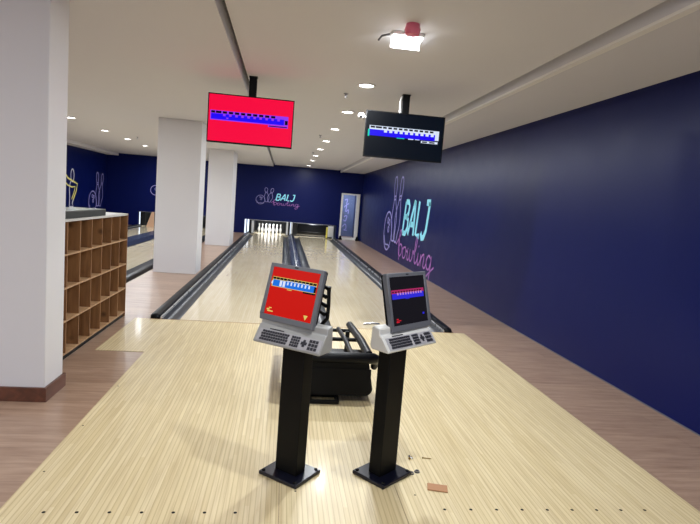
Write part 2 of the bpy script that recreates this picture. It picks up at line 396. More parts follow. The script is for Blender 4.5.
def capping(x0, x1, label, y1=YB-0.02, h=0.06, side=1, flip=1):
    xc = (x0+x1)/2; w = (x1-x0)/2
    t = thing('gutter_capping', label, 'gutter capping', (xc, YF, 0))
    prof = [(-w, 0), (-w, h*0.6), (-w*0.75, h*0.92), (-w*0.2, h), (w*0.3, h*0.98), (w*0.75, h*0.8), (w, h*0.3), (w, 0)]
    b = MB(); b.prism(prof, lambda u, v, q: (u, q, v), 0.06, y1-YF)
    # blunt rounded nose at the foul line
    n = len(prof)
    sec = [(0.06, 1.0), (0.04, 0.95), (0.015, 0.75), (0.004, 0.45)]
    vs = [(u*sc_, y, v*(0.35+0.65*sc_)) for y, sc_ in sec for u, v in prof]
    fs = [(i*n+k, i*n+(k+1) % n, (i+1)*n+(k+1) % n, (i+1)*n+k) for i in range(len(sec)-1) for k in range(n)] + [tuple(range((len(sec)-1)*n, len(sec)*n))]
    b.add([(x, y, z+AZ*0.0) for x, y, z in vs], fs)
    o = b.build('rubber_cover', 'rubber', t, smooth=True); o.location.z = 0.001
    sx = w+0.012 if side > 0 else -w-0.012
    MB().box(sx-0.010, sx+0.010, 0.01, y1-YF, 0.0, 0.03).build('metal_strip', 'strip', t)
    return t
capping(-1.56, -1.435, 'long black rubber capping left of the lanes by the pillars')
capping(2.205, 2.32, 'long black rubber capping on the side of the blue wall', side=-1)
capping(-2.66, -2.55, 'short stretch of black capping behind the shoe rack', side=-1)
capping(-6.06, -5.93, 'distant thin black capping near the left blue wall')
# centre divider between the two lanes
dv = thing('lane_divider', 'blue-black glossy divider cover between the two nearest lanes', 'lane divider', (0.362, YF, 0))
b = MB(); b.prism([(-.123, PIT), (-.123, .035), (-.10, .055), (-.02, .062), (.02, .062), (.10, .055), (.123, .035), (.123, PIT)], lambda u, v, q: (u, q, v), 0.01, YB-YF-0.1)
b.build('cover', 'divider', dv, smooth=True)
MB().box(-0.008, 0.008, 0.012, YB-YF-0.1, 0.0625, 0.069).build('highlight_strip', 'strip', dv)  # pale strip draws the highlight along the middle of the glossy cover
dv2 = thing('lane_divider', 'dark divider between the two background lanes behind the shoe rack', 'lane divider', (-4.3, YF, 0))
b = MB(); b.prism([(-.29, PIT), (-.29, .02), (-.2, .12), (.2, .12), (.29, .02), (.29, PIT)], lambda u, v, q: (u, q, v), 0.01, YB-YF-0.1)
b.build('cover', 'divider', dv2, smooth=True)

# ------------------------------------------------------------------ pin ends
def pin_deck(xc, hw, label):
    o = MB().box(-hw, hw, 0, 1.97, -.139, 0.006).build('pin_deck', 'lane'); o.location = (xc, YB, 0); tag(o, label, 'pin deck')
pin_deck(-.585, .85, 'brightly lit pin deck under the ten standing pins')
pin_deck(1.30, .85, 'empty lit pin deck below the lowered black sweep')
pin_deck(-3.45, .82, 'pin deck of the background lane hidden behind the square pillar')
pin_deck(-5.15, .82, 'background pin deck between shoe rack and square pillar')
def pin_end(xc, hw, label, sweep=False, lit=True):
    t = thing('pinsetter_housing', label, 'pinsetter', (xc, YB, 0))
    MB().box(-hw-.20, -hw, 0.21, 1.95, 0.007, OZ+0.3).build('kickback', 'pitdark', t)
    MB().box(hw, hw+.20, 0.21, 1.95, 0.007, OZ+0.3).build('kickback', 'pitdark', t)
    MB().box(-hw, hw, 1.9, 1.95, 0.007, OZ+0.3).build('pit_curtain', 'pitdark', t)
    MB().box(-hw, hw, 0.21, 1.95, OZ+0.3, OZ+0.34).build('top_cover', 'pitdark', t)
    MB().box(-hw-.2, hw+.2, -0.028, -0.004, OZ-0.02, OZ+0.005).build('mask_rail', 'steel', t)
    if sweep:
        b = MB(); b.prism([(0.3, .13), (0.36, .10), (0.5, .10), (0.62, .2), (0.62, .56), (0.3, .56)], lambda u, v, q: (q, u, v), -hw+.02, hw-.02)
        b.build('sweep_curtain', 'rubber', t, bevel=0.03)
        MB().tube([(-hw+.02, 0.285, 0.20), (hw-.02, 0.285, 0.20)], 0.022).build('sweep_bar', 'blackpl', t, smooth=True)
    return t
pin_end(-0.585, 0.69, 'black pinsetter opening with ten pins standing under the far blue wall')
pin_end(1.30, 0.69, 'black pinsetter opening with lowered sweep under the far blue wall', True)
pin_end(-3.45, 0.66, 'background pinsetter mostly hidden behind the square pillar')
pe = pin_end(-5.15, 0.66, 'background dark teal pinsetter between shoe rack and square pillar')
MB().box(-0.655, 0.1, 0.9, 0.93, 0.01, 0.75).build('teal_screen', 'teal', pe)
bp = thing('kickback_panel', 'beige leaning side panel beside the background pinsetter', 'panel', (-5.64, YB-0.35, 0))
b = MB(); b.prism([(0.02, 0.0065), (0.32, 0.0065), (0.32, .62), (0.22, .62)], lambda u, v, q: (u, q, v), 0, 0.03); b.build('panel_board', 'beige', bp)
def endpost(x, w, z, m, label, b0=.065):
    t = thing('end_post', label, 'post', (x, YB-0.085, 0))
    MB().box(-w/2, w/2, -0.07, 0.02, b0, z).build('post_body', m, t, bevel=0.006)
    MB().box(-w/2-.012, w/2+.012, -0.08, 0.03, b0+.0085, b0+.035).build('post_foot', 'blackpl', t)
endpost(-1.55, .045, .60, 'silver', 'grey end post left of the standing pins')
endpost(-1.30, .09, .56, 'kickwht', 'white end post at the left edge of the standing pins', .005)
endpost(0.17, .075, .60, 'kickwht', 'white end post right of the standing pins, left of a pair', .005)
endpost(0.36, .075, .60, 'kickwht', 'white end post left of the empty pin deck, right of a pair')
endpost(1.90, .07, .50, 'kickyel', 'yellow end post at the right edge of the empty pin deck', .005)
cb = thing('end_cabinet', 'small white cabinet at the right end of the pin decks', 'cabinet', (2.055, YB-0.1, 0))
MB().box(-.11, .13, -.1, .05, 0.075, .55).build('body', 'kickwht', cb, bevel=.01); MB().box(-.08, .10, -.115, -.1, 0.12, .5).build('door', 'pale', cb, bevel=.004)

PS = 1.06
prof = [(0.0258,0),(0.030,0.01),(0.042,0.06),(0.0595,0.114),(0.0575,0.15),(0.040,0.20),(0.0265,0.235),(0.0228,0.254),(0.0237,0.28),(0.0300,0.315),(0.0323,0.345),(0.028,0.368),(0.016,0.379),(0,0.3815)]
p0 = None; order = 0
names = {0: ['head pin, nearest of the ten standing pins'],
         1: ['left pin of the second row in the standing rack', 'right pin of the second row in the standing rack'],
         2: ['left pin of the third row in the standing rack', 'middle pin of the third row, right behind the head pin', 'right pin of the third row in the standing rack'],
         3: ['leftmost pin of the back row, beside the kickback', 'back row pin second from the left in the rack', 'back row pin second from the right in the rack', 'rightmost pin of the back row, by the centre posts']}
for row in range(4):
    for k in range(row+1):
        loc = (-0.60+(k-row/2)*0.3048*PS, 23.72+row*0.264*PS, 0.006); lab = 'white bowling pin, ' + names[row][k]
        if p0 is None:
            p0 = thing('bowling_pin', lab, 'bowling pin', loc, group='ten pins at the end of the left lane'); 
            MB().lathe(prof, n=20).build('pin_body', 'pin', p0, smooth=True).scale = (PS, PS, PS)
            MB().lathe([(0.0268, .233), (0.0246, .243), (0.0246, .2435), (0.0240, .252), (0.0236, .252)], n=20).build('neck_stripe', 'pinred', p0, smooth=True).scale = (PS, PS, PS)
        else: dup(p0, loc, lab)
q0 = dup(p0, (-5.35, 23.85, .006), 'lone white pin in the background pinsetter on the left'); q0['group'] = 'pins in the background pinsetter'
q1 = dup(q0, (-5.62, 23.75, .006), 'white pin leftmost in the background pinsetter'); 

# ------------------------------------------------------------------ wall graphics
def pin_outline(cx, by, hgt, tilt, wide=1.0):
    pts = []
    half = [(0.30, 0.0), (0.42, .12), (0.62, .30), (0.52, .45), (0.28, .58), (0.22, .68), (0.32, .80), (0.34, .90), (0.2, .985)]
    for x, y in half: pts.append((x, y))
    pts.append((0, 1.0))
    for x, y in half[::-1]: pts.append((-x, y))
    out = []
    for x, y in pts:
        u = x*hgt*0.30*wide; v = y*hgt
        out.append((cx+u*math.cos(tilt)+v*math.sin(tilt), by-u*math.sin(tilt)+v*math.cos(tilt)))
    return out
def circle(cx, cy, r, n=24, ry=None):
    ry = ry or r
    return [(cx+r*math.cos(2*PI*k/n), cy+ry*math.sin(2*PI*k/n)) for k in range(n)]
# units: 100 u = 1 letter block; drawn in the u (right) v (up) plane, origin left-bottom of the word BALJ
def letters_balj():
    sl = 0.22
    def L(pts, dx): return [(x+dx+y*sl, y) for x, y in pts]
    return [L([(0, 0), (0, 34)], 2), L([(0, 34), (13, 34), (18, 30), (17, 22), (10, 18), (1, 18)], 2), L([(10, 18), (19, 15), (20, 6), (13, 0), (0, 0)], 2),
            L([(0, 0), (15, 35), (17, 35), (24, 0)], 27), L([(6, 11), (21, 11)], 27),
            L([(0, 35), (0, 2), (15, 1)], 60),
            L([(9, 34), (22, 34)], 78), L([(20, 34), (19, 8), (14, 1), (7, 0), (2, 5)], 78)]
def word_bowling():
    # one running script line below the letters
    return [[(-6, 0), (-2, -26), (-1, -34), (-3, -36)],
            [(-20, -14), (-8, -4), (0, 4), (2, 10), (-4, 8), (-7, -8), (-6, -24), (0, -30), (9, -25), (10, -15), (3, -11), (-4, -16)],
            [(10, -18), (20, -14), (15, -19), (16, -28), (23, -30), (29, -23), (27, -14), (20, -14)],
            [(27, -15), (35, -19), (38, -13), (36, -26), (40, -30), (45, -26), (47, -14), (47, -26), (51, -30), (57, -25), (59, -14), (64, -18)],
            [(64, -18), (70, -10), (73, 4), (69, 6), (66, -10), (67, -26), (71, -30), (77, -24), (80, -14), (79, -26), (83, -30), (89, -22)],
            [(80, -6), (81, -4)],
            [(90, -14), (90, -30), (92, -19), (99, -13), (101, -18), (100, -28), (105, -30), (109, -24)],
            [(123, -15), (116, -12), (110, -19), (112, -28), (119, -29), (123, -21), (125, -12), (123, -30), (120, -46), (112, -52), (108, -45), (118, -35), (134, -24)]]
def logo(name, label, mp, sc_, th, wall, text=True):
    """mp maps (u, v, h) in metres on the wall"""
    t = thing(name, label, 'wall graphic', wall)
    mm = lambda u, v, h: mp(u*sc_, v*sc_, h*th)
    if text:
        b = MB()
        for l in letters_balj(): stroke(b, l, 6.0, mm, smooth=False, h=1)
        b.build('lettering', 'cyan', t)
        b = MB()
        for l in word_bowling(): stroke(b, [(x*1.04-4, y*.72-5) for x, y in l], 1.7, mm, h=1)
        b.build('script_lettering', 'pink', t)
    for cx, ti in ((-47, -0.10), (-36, 0.24)):
        b = MB(); po = pin_outline(cx, -12, 76, ti, 0.95); stroke(b, po, 2.0, mm, closed=True, h=1)
        nx = cx+50*math.sin(ti); stroke(b, [(nx-5, 40), (nx+5, 41)], 2, mm, smooth=False, h=1); stroke(b, [(nx-5, 36), (nx+5, 37)], 2, mm, smooth=False, h=1)
        b.build('pin_outline', 'lav', t)
    b = MB(); stroke(b, circle(-82, -3, 24), 2.0, mm, closed=True, h=1.3)
    stroke(b, circle(-84, 10, 3.5, 10), 1.6, mm, closed=True, h=1.3); stroke(b, circle(-75, 8, 3.5, 10), 1.6, mm, closed=True, h=1.3); stroke(b, circle(-79, -1, 3.5, 10), 1.6, mm, closed=True, h=1.3)
    stroke(b, [(-102, -10), (-92, -20), (-76, -20), (-62, -22)], 1.6, mm, h=1.3)
    b.build('ball_outline', 'lav', t)
    return t
# right wall: u runs towards the camera (-Y)
logo('wall_graphic', 'huge pins and ball graphic reading BALJ bowling on the right blue wall', lambda u, v, h: (-h-0.0005, -u, v), 0.0255, 0.004, (XW, 14.8, 0.90))
# back wall
logo('wall_graphic', 'small pins and ball graphic reading BALJ bowling above the pin decks', lambda u, v, h: (u, -h-0.0005, v), 0.0078, 0.004, (-0.40, YB, 1.50))
# left wall: u runs away from the camera (+Y)
logo('wall_graphic', 'heavily foreshortened pins and ball graphic on the left blue wall', lambda u, v, h: (h+0.0005, u, v), 0.017, 0.004, (XL, 23.05, 0.95), text=False)
# second, yellow and white figure nearer on the left wall
t = thing('wall_graphic', 'yellow and white zigzag line graphic on the left wall beside the pillar', 'wall graphic', (XL, 19.6, 0.0))
mpL = lambda u, v, h: (h+0.001, u, v)
b = MB(); stroke(b, circle(.04, 1.82, .14, 14, .22), .035, mpL, closed=True, h=.004); stroke(b, [(-.1, 1.62), (-.2, 1.4), (-.16, 1.1), (-.18, .76)], .035, mpL, h=.004); b.build('pin_outline', 'whitevin', t)
b = MB(); stroke(b, [(-.75, 1.95), (-.35, 1.72), (.2, 1.60), (.5, 1.54), (.38, 1.26), (.14, .98)], .06, mpL, smooth=False, h=.006)
stroke(b, [(-.7, 1.62), (-.35, 1.48), (0, 1.42), (.3, 1.44), (.2, 1.22), (.0, 1.0)], .05, mpL, smooth=False, h=.006); b.build('zigzag', 'yellow', t)
b = MB(); stroke(b, [(.14, .98), (.06, .86), (.16, .74), (-.18, .74)], .04, mpL, smooth=False, h=.008); b.build('pin_foot_outline', 'whitevin', t)
# ring graphic at the pillar edge on the far wall
t = thing('wall_graphic', 'round ball outline graphic on the far wall, cut off by the pillar', 'wall graphic', (-5.38, YB, 1.52))
b = MB(); stroke(b, circle(0, 0, .20), .025, lambda u, v, h: (u, -h-0.001, v), closed=True, h=.004); stroke(b, circle(0.02, .05, .05, 10), .02, lambda u, v, h: (u, -h-0.001, v), closed=True, h=.004)
b.build('ball_outline', 'lav', t)

# ------------------------------------------------------------------ shoe rack (open cubbies face +X)
SX = -1.87; SY0, SY1, SH, SD = 4.62, 6.735, 1.27, 0.36; NC, NR = 7, 4
sr = thing('shoe_rack', 'rustic pine cubby rack with four rows beside the near pillar', 'shelf', (SX-SD/2, (SY0+SY1)/2, 0))
sr_off = Vector((SX-SD/2, (SY0+SY1)/2, 0)); hx = SD/2; hy = (SY1-SY0)/2
th = 0.018
MB().box(-hx, hx, -hy+th, hy-th, SH-0.022, SH).build('top_board', 'pale', sr, bevel=.002)
MB().box(-hx, hx, -hy, -hy+th, 0.0, SH).build('side_board', 'pine', sr, bevel=.002)
MB().box(-hx, hx, hy-th, hy, 0.0, SH).build('side_board', 'pine', sr, bevel=.002)
MB().box(-hx, -hx+th, -hy+th, hy-th, 0.06, SH-.022).build('back_board', 'pineb', sr)
MB().box(-hx+.02, hx-.02, -hy+th, hy-th, 0.0, 0.045).build('plinth', 'blackpl', sr)
zb = 0.05; rh = (SH-.022-zb)/NR; cw = (2*hy-th)/NC
for r in range(NR): MB().box(-hx+th, hx-.001, -hy+th, hy-th, zb+r*rh, zb+r*rh+.016).build('shelf_board', 'pinelit', sr)
for c in range(1, NC):
    for r in range(NR): MB().box(-hx+th, hx-.002, -hy+c*cw, -hy+c*cw+.016, zb+r*rh+.016, zb+(r+1)*rh).build('divider_board', 'pine', sr)
sl = MB().box(-.17, .16, -0.6, .6, 0, .068).build('counter_slab', 'slab', None, bevel=.006); sl.location = (SX-SD/2, 5.38, SH)
tag(sl, 'long charcoal slab lying on the near end of the shoe rack', 'slab')

# ------------------------------------------------------------------ scoring consoles
def tri(mb, a, b, c, y): mb.add([(a[0], y, a[1]), (b[0], y, b[1]), (c[0], y, c[1])], [(0, 1, 2)])
def scr_rects(parent, W, H, layers, off=0.0008):
    """layers: name, material, list of rects (fraction x0,x1 from left, z0,z1 from bottom) laid on the screen face"""
    for i, (nm, m, rs) in enumerate(layers):
        b = MB(); y = -off*(i+1)
        for x0, x1, z0, z1 in rs:
            X0, X1, Z0, Z1 = -W/2+x0*W, -W/2+x1*W, z0*H, z1*H
            b.quad((X0, y, Z0), (X1, y, Z0), (X1, y, Z1), (X0, y, Z1))
        b.build(nm, m, parent)
def console(loc, rz, label, scheme, kz, kx, mx, dz, ky):
    t = thing('scoring_console', label, 'console', loc, rz)
    b = MB().box(-.136, .136, -.120, .120, 0, .022); b.build('base_plate', 'plate', t, bevel=.005)
    MB().box(-.077, .077, -.044, .044, .0225, kz-.001).build('post', 'black', t, bevel=.004)
    for x in (-.115, .115):
        for y in (-.1, .1): MB().lathe([(.011, .0), (.011, .006), (.006, .009), (0, .009)], (x, y, .022), 6).build('bolt', 'black', t)
    ku = bpy.data.objects.new('keyboard', None); C.objects.link(ku); ku.parent = t; ku.rotation_euler = (0, 0, ky); ku.empty_display_size = .05
    hp = [(-.15, kz), (-.157, kz+.008), (-.10, .878+dz), (-.085, .885+dz), (-.08, .92+dz), (-.035, .93+dz), (-.025, .922+dz), (-.02, kz+.02), (-.03, kz)]
    hd = MB(); hd.prism(hp, lambda u, v, q: (q+kx, u, v), -.219, .219); kb = hd.build('keyboard_housing', 'pale' if scheme == 'dark' else 'kbgrey', ku, bevel=.005)
    # sloped key panel: basis on the slope
    p0 = Vector((0, -.157, kz+.008)); p1 = Vector((0, -.10, .878+dz)); e = (p1-p0).normalized(); nrm = Vector((0, -e.z, e.y)); Ls = (p1-p0).length
    def P(u, v, h): q = p0+e*v+nrm*h; return (u*1.06+kx, q.y, q.z)
    def plate(u0, u1, v0, v1, h0, h1): b.prism([(u0, v0), (u1, v0), (u1, v1), (u0, v1)], P, h0, h1)
    b = MB(); plate(-.188, .198, .008, .080, .0002, .002); b.build('keypad_panel', 'padbg', ku)
    b = MB(); plate(-.13, -.04, .083, .089, .0002, .0015); o = b.build('name_strip', 'key', ku)
    for r in range(4):
        for c in range(11):
            u = -.170+c*.0155+(r % 2)*.004; v = .014+r*.0158
            b = MB(); plate(u, u+.0125, v, v+.0122, .002, .005); b.build('key', 'key', ku)
    for r in range(4):
        for c in range(4):
            u = .020+c*.0135; v = .014+r*.0158
            b = MB(); plate(u, u+.0105, v, v+.0122, .002, .005); b.build('key', 'key', ku)
    b = MB(); plate(.083, .117, .036, .052, .002, .005); plate(.0935, .1065, .024, .064, .002, .0052); b.build('cursor_key', 'key', ku)
    for r in range(3):
        for c in range(3):
            u = .128+c*.0185; v = .014+r*.021
            b = MB(); plate(u, u+.015, v, v+.016, .002, .005); b.build('key', 'key', ku)
    # monitor
    W, H = .373, .330; lean = math.radians(14)
    mo = bpy.data.objects.new('monitor', None); C.objects.link(mo); mo.parent = t; mo.location = (mx, -.098, .890+dz+(.014 if scheme == 'red' else .002)); mo.rotation_euler = (-lean, 0, 0)
    mo.empty_display_size = .05
    bz = MB(); sx, st, sb = .021, .022, .034
    bz.box(-W/2, W/2, 0, .03, 0, sb).box(-W/2, W/2, 0, .03, H-st, H).box(-W/2, -W/2+sx, 0, .03, sb, H-st).box(W/2-sx, W/2, 0, .03, sb, H-st)
    bz.build('bezel', 'silver', mo, bevel=.004)
    MB().box(-W/2+.002, W/2-.002, .0305, .048, .003, H-.003).build('back_case', 'blackpl', mo, bevel=.006)
    MB().box(-W/2+.05, W/2-.05, .0485, .075, .05, H-.06).build('electronics_box', 'blackpl', mo, bevel=.01)
    MB().box(-.012, .012, -.0012, 0, H-.014, H-.008).build('camera_dot', 'blackpl', mo)
    sw, sh = W-2*sx, H-st-sb
    sp = MB().box(-sw/2, sw/2, .006, .02, 0, sh).build('screen', G['conred'] if scheme == 'red' else G['conblack'], mo); sp.location = (0, 0, sb)
    g2 = bpy.data.objects.new('score_display', None)
    y = .0055
    def scr(nm, m, rs, k):
        for x0, x1, z0, z1 in rs:
            o = MB().box(-sw/2+x0*sw, -sw/2+x1*sw, y-.0004*k, .0062, z0*sh, z1*sh).build(nm, m, mo); o.location = (0, 0, sb)
    if scheme == 'red':
        scr('score_border', G['yel'], [(.03, .97, .59, .80)], 0)
        scr('score_header', G['black'], [(.035+i*.078, .035+i*.078+.070, .745, .79) for i in range(12)], 1)
        scr('score_row', G['cblue'], [(.05, .96, .60, .735)], 1)
        scr('score_marks', G['white'], [(.20, .25, .61, .73), (.27, .32, .61, .73)]+[(.36+i*.075, .39+i*.075, .66, .725) for i in range(7)]+[(.35+i*.08, .41+i*.08, .735, .75) for i in range(6)]+[(.02, .05, .64, .7)], 2)
        scr('score_total', G['black'], [(.72, .97, .555, .59), (.93, .97, .60, .72)], 2)
        scr('screen_text', G['yel'], [(.04, .10, .09, .12), (.06, .18, .06, .085), (.08, .14, .13, .15), (.38, .48, .56, .575)], 1)
        b = MB(); b.add([(-sw/2+.83*sw, y-.001, .13*sh), (-sw/2+.92*sw, y-.001, .13*sh), (-sw/2+.875*sw, y-.001, .03*sh)], [(0, 1, 2)])
        o = b.build('warning_mark', G['yel'], mo); o.location = (0, 0, sb)
    else:
        scr('score_border', G['mag'], [(.03, .96, .64, .73)], 0)
        scr('score_row', G['dblue'], [(.04, .95, .54, .655)], 1)
        scr('score_header', G['conblack'], [(.05+i*.078, .05+i*.078+.045, .672, .70) for i in range(11)], 1)
        scr('score_marks', G['pinkw'], [(.18+i*.075, .215+i*.075, .62, .668) for i in range(10)], 2)
        scr('screen_text', G['redm'], [(.10, .22, .09, .105), (.09, .17, .06, .08), (.10, .15, .12, .14)], 1)
        scr('status_mark', G['dblue'], [(.40, .52, .525, .535), (.86, .91, .16, .20)], 1)
    # support arm with knobs behind the screen
    a = MB().box(-.03, .03, .016, .045, .80, 1.12); a.build('support_arm', 'black', t, bevel=.004)
    sd = 1 if scheme == 'red' else -1
    for k, z in enumerate((.97, 1.02, 1.07, 1.12) if sd > 0 else ()): MB().tube([(.02, .03, z), (.10, .045, z+.01), (.14+.006*(k % 2), .035, z)], [.006, .010, .012], 10).build('cable_clip', 'blackpl', t, smooth=True)
    if scheme == 'red':
        MB().tube([(.11, .045, .90), (.15, .05, .95), (.158, .04, 1.02), (.15, .045, 1.10), (.155, .04, 1.13)], .011, 8).build('cable', 'blackpl', t, smooth=True)
    else:
        MB().tube([(-.21, -.05, .958), (-.245, -.03, .960), (-.285, -.0, .955)], [.005, .007, .006], 8).build('cable_plug', 'steel', t, smooth=True)
    return t
console((.13, 2.96, AZ+.0006), math.radians(-39), 'scoring console with a red screen on a black post, left of the pair', 'red', .786, .012, -.034, 0, math.radians(4))
console((.682, 2.965, AZ+.0006), math.radians(40), 'scoring console with a dark screen on a black post, right of the pair', 'dark', .815, -.012, .042, .015, math.radians(-1.5))

# ------------------------------------------------------------------ ball return
br = thing('ball_return', 'low black ball return rack standing behind the two consoles', 'ball return', (.44, 4.6, AZ+.0008))
def arc(cx, cz, r, a0, a1, n=6): return [(cx+r*math.cos(a0+(a1-a0)*k/n), cz+r*math.sin(a0+(a1-a0)*k/n)) for k in range(n+1)]
hw, z0, z1, rr = .362, .052, .33, .06
poly = arc(hw-rr, z0+rr, rr, -PI/2, 0)+arc(hw-rr, z1-.02, .02, 0, PI/2)+arc(-hw+rr, z1-.02, .02, PI/2, PI)+arc(-hw+rr, z0+rr, rr, PI, 3*PI/2)
b = MB(); b.prism(poly, lambda u, v, q: (u, q, v), -.50, -.10); b.build('front_hood', 'black', br, bevel=.008)
b = MB(); poly2 = arc(hw-rr-.012, z0+rr+.004, rr-.006, -PI/2, 0)+[(hw-.024, z1-.05), (-hw+.024, z1-.05)]+arc(-hw+rr+.012, z0+rr+.004, rr-.006, PI, 3*PI/2)
b.prism(poly2, lambda u, v, q: (u, q, v), -.506, -.5005); b.build('front_panel', 'blackpl', br)
MB().tube([(-.36, -.47, .362), (-.3, -.50, .37), (0, -.505, .37), (.3, -.50, .37), (.35, -.47, .362), (.39, -.40, .335), (.405, -.32, .29), (.40, -.28, .23)], [.03, .042, .045, .045, .045, .04, .035, .028], 16).build('bumper_bar', 'rubber', br, smooth=True)
for x, r, ye in ((.315, .037, .80), (.175, .022, .6), (-.055, .022, .6), (-.315, .037, .80)):
    MB().tube([(x, -.47, .385), (x, .0, .385), (x, ye, .335), (x, ye+.03, .33)], [r, r, r, r*.8], 14).build('rail', 'rubber', br, smooth=True)
MB().tube([(-.33, .12, .355), (.33, .12, .355)], .018, 10).build('cross_bar', 'black', br, smooth=True)
MB().tube([(-.33, .62, .315), (.33, .62, .315)], .018, 10).build('cross_bar', 'black', br, smooth=True)
for x in (-.27, .27):
    MB().box(x-.02, x+.02, .56, .60, 0, .32).build('leg', 'black', br, bevel=.004)
    MB().box(x-.02, x+.02, -.30, -.26, 0, .058).build('leg', 'black', br, bevel=.004)
fr = MB(); fr.box(-.15, .09, -.56, -.535, 0, .03).box(-.15, .09, -.40, -.375, 0, .03).box(-.15, -.125, -.535, -.40, 0, .03).box(.065, .09, -.535, -.40, 0, .03)
fr.build('foot_frame', 'black', br, bevel=.003)
MB().box(-.05, -.02, -.40, -.34, .0, .056).build('foot_strut', 'black', br)

# ------------------------------------------------------------------ screens hanging from the ceiling
def tv(loc, zc, label, scheme, ztop, tilt=0.0):
    W, H = .99, .558
    t = thing('ceiling_monitor', label, 'screen', (loc[0], loc[1], ztop))
    z = zc-ztop
    MB().box(-W/2, W/2, 0, .045, z-H/2, z+H/2).build('casing', 'blackpl', t, bevel=.004)
    bx = MB(); e = .012
    bx.box(-W/2, W/2, -.006, -.0003, z-H/2, z-H/2+e*1.4).box(-W/2, W/2, -.006, -.0003, z+H/2-e, z+H/2).box(-W/2, -W/2+e, -.006, -.0003, z-H/2+e*1.4, z+H/2-e).box(W/2-e, W/2, -.006, -.0003, z-H/2+e*1.4, z+H/2-e)
    bx.build('bezel', 'blackpl', t)
    w, h = W-2*e, H-2.4*e; zb = z-H/2+1.4*e
    def R(nm, m, rs, k):
        for x0, x1, a, c in rs: MB().box(-w/2+x0*w, -w/2+x1*w, -.0015-.0004*k, -.0004, zb+a*h, zb+c*h).build(nm, m, t)
    if scheme == 'red':
        R('screen', G['tvred'], [(0, 1, 0, 1)], 0)
        R('score_border', G['purple'], [(.02, .95, .45, .66)], 1)
        R('score_header', G['black'], [(.03, .075, .60, .65), (.085, .15, .60, .65)]+[(.165+i*.072, .215+i*.072, .60, .65) for i in range(9)]+[(.91, .945, .48, .57)], 2)
        R('score_row', G['blue'], [(.03, .90, .47, .59)], 2)
        R('score_marks', G['purple'], [(.17+i*.072, .20+i*.072, .545, .60) for i in range(10)]+[(.21, .235, .49, .52)], 3)
        R('score_total', G['black'], [(.72, .94, .415, .435)], 1); R('score_total_border', G['purple'], [(.71, .95, .405, .445)], 0.5)
    else:
        R('screen', G['tvblack'], [(0, 1, 0, 1)], 0)
        R('score_border', G['white'], [(.04, .95, .585, .69)], 1)
        R('score_header', G['black'], [(.055, .11, .635, .675), (.12, .20, .635, .675)]+[(.215+i*.068, .262+i*.068, .635, .675) for i in range(10)], 2)
        R('score_row', G['blue'], [(.04, .90, .46, .60)], 2)
        R('score_marks', G['white'], [(.23+i*.068, .27+i*.068, .55, .60) for i in range(10)]+[(.90, .95, .47, .60), (.55, .62, .44, .46), (.64, .70, .445, .46)], 3)
        R('score_active', G['green'], [(.025, .045, .44, .60), (.40, .50, .44, .455)], 3)
        R('score_total', G['white'], [(.72, .94, .39, .44)], 1); R('score_digits', G['black'], [(.735, .80, .40, .43), (.83, .90, .40, .43)], 2)
    MB().box(-.06, .06, .046, .10, z-.12, z+.12).build('wall_bracket', 'black', t, bevel=.004)
    MB().box(-.044, .044, .06, .12, z+.0, -.012).build('drop_pole', 'black', t, bevel=.004)
    MB().box(-.05, .05, .05, .13, -.012, 0).build('ceiling_plate', 'black', t)
    if scheme != 'red':
        MB().tube([(-.055, .085, -.02), (-.07, .09, -.1), (-.062, .09, -.18), (-.075, .09, -.28)], .014, 8).build('cable', 'pale', t, smooth=True)
    return t
tv((-.455, 6.45), 2.467, 'hanging screen with a bright red picture and blue score bar', 'red', ZC)
tv((1.41, 6.55), 2.47, 'hanging screen with a dark picture and white and blue score bar', 'dark', ZC)
cc = thing('security_camera', 'tiny white camera on a short arm at the upper left of the dark hanging screen', 'camera', (.858, 6.58, 2.67))
MB().tube([(0, 0, 0), (.03, 0, .0), (.0572, 0, 0)], .008, 8).build('arm', 'trimwhite', cc, smooth=True)
MB().lathe([(0, -.045), (.025, -.04), (.04, -.02), (.045, 0), (.04, .02), (.025, .038), (0, .042)]).build('housing', 'trimwhite', cc, smooth=True)
MB().lathe([(.018, 0), (.018, .012), (0, .013)], (0, 0, 0), 12).build('lens', 'blackpl', cc, smooth=True).matrix_local = Matrix.Translation((-.01, -.038, -.01)) @ Matrix.Rotation(PI/2, 4, 'X')

# ------------------------------------------------------------------ ceiling fittings
def lamp(name, x, y, z, power, size=.10, col=(.93, .965, 1), spread=PI):
    l = bpy.data.lights.new(name, 'AREA'); l.shape = 'DISK'; l.size = size; l.energy = power; l.color = col; l.spread = spread
    o = bpy.data.objects.new(name, l); C.objects.link(o); o.location = (x, y, z); return o
DL = None
def downlight(x, y, z, label, group, power):
    global DL
    if DL is None:
        t = thing('downlight', label, 'ceiling light', (x, y, z), group=group)
        MB().lathe([(.082, -.0005), (.105, -.0005), (.11, -.006), (.106, -.012), (.086, -.012), (.082, -.004)], n=28).build('trim_ring', 'trimwhite', t, smooth=True)
        MB().lathe([(0.081, -.003), (.081, -.0045), (0, -.006)], n=24).build('lens', 'lampglow', t, smooth=True)
        DL = t
    else:
        t = dup(DL, (x, y, z), label); t['group'] = group
    lamp('downlight_lamp', x, y, z-.014, power)
    return t
PW = 56
g1 = 'row of round downlights along the middle ceiling'
rowY = [6.34, 8.27, 10.3, 12.45, 14.5, 16.6, 18.75, 21.6]
ordn = ['nearest whole round downlight of the middle row, between the two hanging screens', 'round downlight second from the front in the middle row', 'round downlight third from the front in the middle row',
        'round downlight fourth from the front in the middle row', 'round downlight fourth from the far end of the middle row', 'round downlight third from the far end of the middle row', 'round downlight last but one before the far blue wall', 'farthest round downlight, just before the far blue wall']
for y, lb in zip(rowY, ordn): downlight(.86, y, ZC, lb, g1, PW)
g2 = 'row of round downlights over the background lanes'
